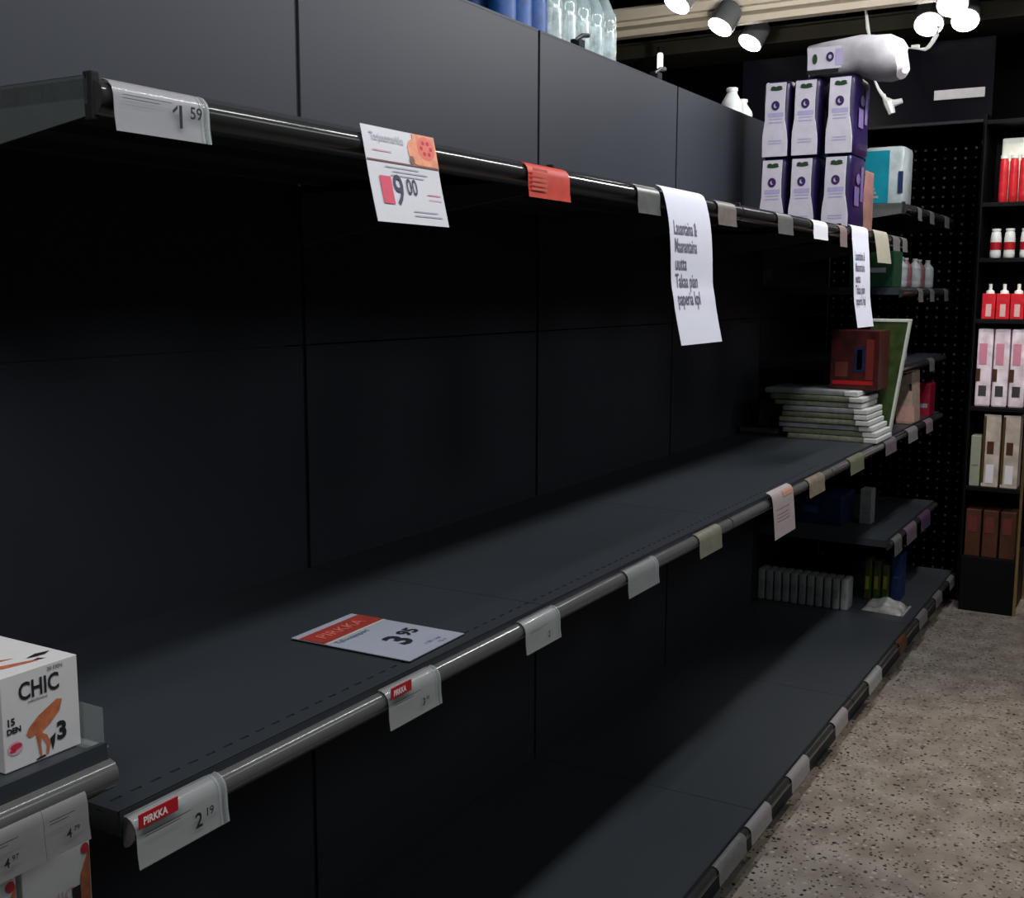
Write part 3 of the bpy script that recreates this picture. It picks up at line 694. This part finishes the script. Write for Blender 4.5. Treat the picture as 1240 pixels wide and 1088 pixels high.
def clipper(x, label):
    t = thing('sign_clip', label, 'clip', (x, .02, 2.252), 'metal sign clips on the panel top edge')
    obj('jaw', BX(x-.02, x+.02, .0, .03, 2.252, 2.275, bev=.003), BLACK, t)
    b = tube(bmesh.new(), [(x-.02,.01,2.27),(x,.0,2.285),(x+.03,-.004,2.290)], .007); obj('chrome_lever', b, STEEL, t, smooth=True)
clipper(2.26, 'small black clip with chrome lever between blue and clear bottles')
clipper(2.84, 'small silvery clip on the panel edge right of the last clear bottle')

# ------------------------------------------------------------------ pegboard end wall
def pegboard(x, y0, y1, z0, z1, pitch, r):
    b = bmesh.new(); ny = int((y1-y0)/pitch); nz = int((z1-z0)/pitch); py = (y1-y0)/ny; pz = (z1-z0)/nz
    G = {}
    def gv(i, j):
        if (i, j) not in G: G[i, j] = b.verts.new((x, y0+i*py, z0+j*pz))
        return G[i, j]
    for i in range(ny):
        for j in range(nz):
            cy, cz_ = y0+(i+.5)*py, z0+(j+.5)*pz
            C4 = [gv(i,j), gv(i+1,j), gv(i+1,j+1), gv(i,j+1)]
            H8 = [b.verts.new((x, cy+r*math.cos(a), cz_+r*math.sin(a))) for a in [math.radians(225+45*k) for k in range(8)]]
            for k in range(4):
                b.faces.new((C4[k], C4[(k+1) % 4], H8[(2*k+2) % 8], H8[2*k+1], H8[2*k]))
    bmesh.ops.solidify(b, geom=b.faces[:], thickness=.0015)
    return b
t = thing('pegboard_wall', 'black perforated pegboard end wall closing off the far shelves', 'pegboard', (5.1, -.36, 0))
obj('perforated_sheet', pegboard(5.095, -.70, 0, .0, 2.34, .045, .0065), BOARD, t)
obj('header_board', BX(5.09, 5.12, -.71, 0, 2.345, 2.36, bev=.002), POST, t)
obj('edge_post', BX(5.085, 5.125, -.735, -.702, 0, 2.36, bev=.003), BOARD, t)
obj('header_panel', BX(5.10, 5.12, -.735, .5, 2.36, 2.74), DARKW, t)
single('white_sign_strip', BX(5.088, 5.0985, -.700, -.470, 2.462, 2.508, bev=.002), mat('sign_strip_white', (.62,.60,.60), .5), 'blank white strip fixed on the black header above the pegboard', 'sign')
# light grey backing added a little behind so the holes read as pale dots
single('hole_backing', BX(5.42, 5.45, -.66, .5, 0, 2.3), mat('pale_backing', (.55,.53,.50), .6), 'pale backing added behind the black perforated pegboard to show through its holes', 'backing')

# ------------------------------------------------------------------ display stand at right
SX0, SX1, SY0, SY1 = 4.92, 5.30, -.985, -.742
t = thing('display_stand', 'dark narrow display stand with lit products at the right edge', 'stand', ((SX0+SX1)/2, (SY0+SY1)/2, 0))
obj('base', BX(SX0, SX1, SY0, SY1, 0, .27, bev=.003), BOARD, t)
obj('back_panel', BX(SX1-.02, SX1, SY0, SY1, .27, 2.36), DARKW, t)
for z in (.615, 1.00, 1.415, 1.70, 1.955, 2.33): obj('stand_shelf', BX(SX0, SX1-.02, SY0, SY1, z-.02, z, bev=.002), BOARD, t)
obj('side_panel', BX(SX0, SX1-.02, SY1, SY1+.006, .27, 2.36), BOARD, t)
for x in (SX0, SX1-.02): obj('corner_post', BX(x, x+.014, SY0-.014, SY0, 0, 2.36, bev=.002), GOLD, t)
def sset(n, fnc): 
    for i in range(n): fnc(i)
o4 = ['left', 'second from left', 'third from left', 'right']
def y4(i, n=4): return SY1-.03-(i+.0)*((SY1-SY0-.06)/(n-1))
for i in range(4):
    bottle('red_bottle', 'red bottle with white shoulder on top level of the display stand, %s' % o4[i], 'bottle', SX0+.05, -.822-i*.043, 1.956, .215, .020, RED, MILKY, 'red bottles on the display stand', WHITE if i == 9 else None, neck=.8)
b = BX(SX0+.10, SX0+.22, SY0+.01, -.80, 1.956, 2.255, bev=.01)
single('glow_block', b, mat('glow_white', (.85,.88,.78), .4), 'pale block added for the glow behind the red bottles on the display stand', 'pack')  # pale block added to imitate the glow above the red bottles
for i in range(3):
    bottle('lotion_bottle', 'white bottle with red label on the display stand second level, %s' % ('left', 'middle', 'right')[i], 'bottle', SX0+.05, (-.805,-.865,-.935)[i], 1.701, .135, .025, MILKY, MILKY, 'white lotion bottles on the display stand', REDB, neck=.7)
w3 = ['left', 'middle', 'right']
for i in range(3):
    y = -.795-i*.062
    tt = carton('red_carton', 'red carton with white cap on the display stand, %s of three' % w3[i], 'box', SX0+.01, SX0+.08, y-.029, y+.029, 1.416, 1.535, RED, None, 'red cartons on the display stand', .003, (('white_label', .018, .042, .012, .07, mat('pale_rose_print', (.70,.42,.42), .4)),))
    obj('white_cap', lathe(bmesh.new(), (SX0+.045, y, 1.535), [(.020,0),(.018,.012),(.008,.018),(.008,.045)], 14), MILKY, tt, smooth=True)
for i in range(3):
    y = -.790-i*.074
    tt = carton('pink_gift_pack', 'shiny pink and white gift pack on the bright middle level of the stand, %s' % w3[i], 'pack', SX0+.02, SX0+.12, y-.034, y+.034, 1.001, 1.37, PINKW, None, 'pink gift packs on the display stand', .008, (('silver_disc', .015, .050, .05, .10, STEEL), ('rose_print', .01, .045, .2, .30, mat('rose_gloss', (.65,.25,.35), .3)), ('dark_gap', .0, .02, .12, .18, BROWN)))
carton('pale_card_box', 'pale grey-green card box at the left of the stand lower level', 'box', SX0+.01, SX0+.10, -.80, -.755, .616, .86, mat('grey_green_card', (.30,.31,.24), .5), None, parts=(('line', .01, .035, .1, .104, INKG),))
for i in range(2):
    y = -.845-i*.085
    carton('gold_gift_box', 'beige and gold box with painted white highlight on the stand lower level, %s' % ('left', 'right')[i], 'box', SX0+.01, SX0+.12, y-.038, y+.038, .616, .965, mat('beige_gift', (.50,.42,.36), .4, var=.3, scale=14), None, 'beige gift boxes on the display stand', .004, (('white_patch', .02, .055, .02, .11, WHITE), ('gold_strip', .0, .012, .02, .34, GOLD), ('dark_print', .02, .05, .16, .22, BROWN)))  # the white rectangle paints a bright spot onto each box
for i in range(3):
    y = -.785-i*.078
    carton('brown_carton', 'dim brown carton in the lowest compartment of the stand, %s' % w3[i], 'box', SX0+.015, SX0+.14, y-.034, y+.034, .271, .50, BROWN, None, 'brown cartons in the stand bottom', .003, (('red_print', .01, .05, .12, .20, MATS['brick_print']),))

# ------------------------------------------------------------------ lamps
def lamp(x, y, z, label, aim, r=.062, grp='bright ceiling spotlights', L=.13):
    t = thing('spotlight', label, 'lamp', (x, y, z), grp)
    d = Vector(aim).normalized(); R = Vector((0,0,-1)).rotation_difference(d).to_matrix()
    c = Vector((x, y, z))
    obj('lamp_head', lathe(bmesh.new(), c-d*L, [(r*.6,0),(r*.95,-.02),(r,-.05),(r*1.04,-L+.004),(r*.96,-L+.001)], 24, rot=R), LAMPB, t, smooth=True)
    obj('lamp_lens', lathe(bmesh.new(), c, [(r*.95,.004),(r*.97,-.002),(r*.6,-.010),(r*.2,-.013)], 24, rot=R), LENS, t, smooth=True)
    b = tube(bmesh.new(), [tuple(c-d*(L-.02)), (c.x-d.x*L*.8, c.y-d.y*L*.8, c.z+.16)], .008)
    obj('stem', b, LAMPB, t, smooth=True)
A = (-.50,.30,-.85)
lamp(3.96, .41, 2.78, 'oval bright spotlight at top centre, nearest of three above the bottles', A)
lamp(4.47, .40, 2.78, 'oval bright spotlight in the middle of the three above the bottles', A)
lamp(4.87, .39, 2.78, 'oval bright spotlight lowest and rightmost of the three over the panels', A)
lamp(2.92, .75, 2.62, 'spotlight cut by the top edge just left of the blue bottles', A)
Bm = (-.7,-.1,-.8)
lamp(4.90, -.465, 2.78, 'round bright spotlight, left of the cluster of three above the display stand', Bm, .066)
lamp(4.90, -.625, 2.78, 'round bright spotlight, right of the cluster of three above the display stand', Bm, .062)
lamp(4.56, -.625, 2.78, 'round bright spotlight cut by the top edge, uppermost of the cluster', Bm, .066)
t = thing('wall_lamp', 'small white upright lamp glowing in the dark beyond the panel edge', 'lamp', (5.0, .93, 2.72))
obj('tube', lathe(bmesh.new(), (5.0,.93,2.72), [(.012,0),(.016,.01),(.016,.08),(.010,.09)], 12), mat('dim_lens', (1,1,1), .4, emit=((1,.97,.95), 1.2)), t)
obj('socket', lathe(bmesh.new(), (5.0,.93,2.808), [(.018,0),(.018,.03)], 12), BLACK, t)
# cords
t = thing('ceiling_streamer', 'white string hanging from the ceiling beam with a knotted paper end', 'streamer', (4.8, -.30, 2.37))
obj('string', tube(bmesh.new(), [(4.8,-.196,2.86),(4.8,-.210,2.769),(4.8,-.224,2.711),(4.8,-.232,2.62),(4.8,-.239,2.56),(4.8,-.272,2.489),(4.8,-.306,2.440)], [.006,.009,.006,.005,.005,.007,.010]), MILKY, t, smooth=True)
b = tube(bmesh.new(), [(4.8,-.300,2.445),(4.8,-.320,2.425),(4.8,-.339,2.371)], [.010,.024,.016]); tube(b, [(4.8,-.32,2.425),(4.8,-.35,2.420),(4.8,-.383,2.428)], [.012,.016,.012]); tube(b, [(4.8,-.31,2.43),(4.8,-.300,2.465)], [.008,.004])
obj('paper_knot', b, MILKY, t, smooth=True)
t = thing('lamp_cable', 'thin white cable looping from the left cluster spotlight to the lying pack', 'cable', (4.8, -.45, 2.65))
obj('cable', tube(bmesh.new(), [(4.8,-.530,2.745),(4.8,-.522,2.71),(4.8,-.507,2.682),(4.8,-.490,2.660),(4.8,-.473,2.649),(4.8,-.44,2.655),(4.8,-.40,2.663),(4.8,-.36,2.668)], [.010,.010,.010,.010,.008,.003,.003,.003]), MILKY, t, smooth=True)
b = bmesh.new()
for y in (-.365,-.43): box(b, 4.79, 4.81, y-.018, y+.018, 2.658, 2.674, bev=.003)
obj('cable_clip', b, MILKY, t)

# ------------------------------------------------------------------ light
def area(name, loc, size, power, col=(1,.93,.86), rot=(0,0,0), spread=None, sy=None):
    l = bpy.data.lights.new(name, 'AREA'); l.energy = power; l.color = col; l.size = size
    if sy: l.shape = 'RECTANGLE'; l.size_y = sy
    if spread: l.spread = math.radians(spread)
    o = bpy.data.objects.new(name, l); COL.objects.link(o); o.location = loc; o.rotation_euler = rot
    return o
def spot(name, loc, aim, power, angle=70, blend=.6, r=.05, col=(1,.92,.82)):
    l = bpy.data.lights.new(name, 'SPOT'); l.energy = power; l.color = col; l.spot_size = math.radians(angle); l.spot_blend = blend; l.shadow_soft_size = r
    o = bpy.data.objects.new(name, l); COL.objects.link(o); o.location = loc
    o.rotation_euler = (Vector(aim)-Vector(loc)).to_track_quat('-Z', 'Y').to_euler()
    return o
for i, x in enumerate((-1.3, -.1, 1.1, 2.3, 3.5)):
    area('aisle_lamp', (x, -1.18, 2.80), 1.05, (21, 11, 10, 14, 27)[i], col=(.96,.97,1.0), rot=(math.radians(50),0,0), sy=.10)
for i, x in enumerate((-.5, 1.6, 3.7)):
    area('far_aisle_lamp', (x, -3.3, 3.1), 1.2, 12, col=(.86,.96,1.0), rot=(math.radians(50),0,0), sy=.9)
spot('stand_spot', (4.35, -.95, 2.75), (4.95, -.90, 2.05), 26, 26, .5)
spot('stand_spot', (4.25, -1.10, 2.75), (4.95, -.90, 1.15), 75, 22, .5)
spot('panel_fill', (2.7, -1.35, 2.85), (3.2, 0, 2.1), 22, 42, .9, col=(.95,.96,1.0))  # added light that lifts the far upper panels, no fixture there
spot('floor_fill', (3.4, -1.9, 2.85), (2.9, -1.25, 0), 150, 44, .9, col=(1,.88,.76))  # added light that makes the bright patch on the aisle floor
spot('floor_fill', (4.9, -1.9, 2.85), (4.6, -1.4, 0), 40, 50, .9, col=(1,.90,.80))  # second added floor light, farther along the aisle
spot('track_spot', (3.96, .30, 2.76), (3.4, -.4, 2.1), 8, 80)
spot('track_spot', (2.92, .75, 2.58), (2.4, .1, 2.2), 9, 80)
spot('track_spot', (2.75, -1.0, 2.80), (3.6, -.45, 2.1), 4, 34, .7)
spot('beam_fill', (3.9, .2, 2.45), (4.6, .35, 2.9), 10, 120)  # added uplight that brightens the cream beam
spot('beam_fill', (3.9, -.8, 2.45), (4.6, -.7, 2.9), 3, 120)  # weaker added uplight for the aisle end of the beam
w = bpy.data.worlds.new('World'); S.world = w; w.use_nodes = True
w.node_tree.nodes['Background'].inputs['Color'].default_value = (.75,.85,1,1)
w.node_tree.nodes['Background'].inputs['Strength'].default_value = .003

# ------------------------------------------------------------------ camera
cam = bpy.data.cameras.new('Camera'); co = bpy.data.objects.new('Camera', cam); COL.objects.link(co)
cam.sensor_fit = 'HORIZONTAL'; cam.sensor_width = 36; cam.lens = 39.6155; cam.clip_start = .02
fw = Vector((.85381133,.50174139,-.13878686)); rt = Vector((.50697766,-.86195473,.00277332)); up = Vector((.1182365,.07272973,.99031839))
M = Matrix((( rt.x, up.x, -fw.x, -.81720664), (rt.y, up.y, -fw.y, -1.57237318), (rt.z, up.z, -fw.z, 1.54), (0,0,0,1)))
co.matrix_world = M
S.camera = co
S.view_settings.view_transform = 'Standard'; S.view_settings.look = 'None'; S.view_settings.exposure = 0; S.view_settings.gamma = 1
S.view_settings.use_curve_mapping = False
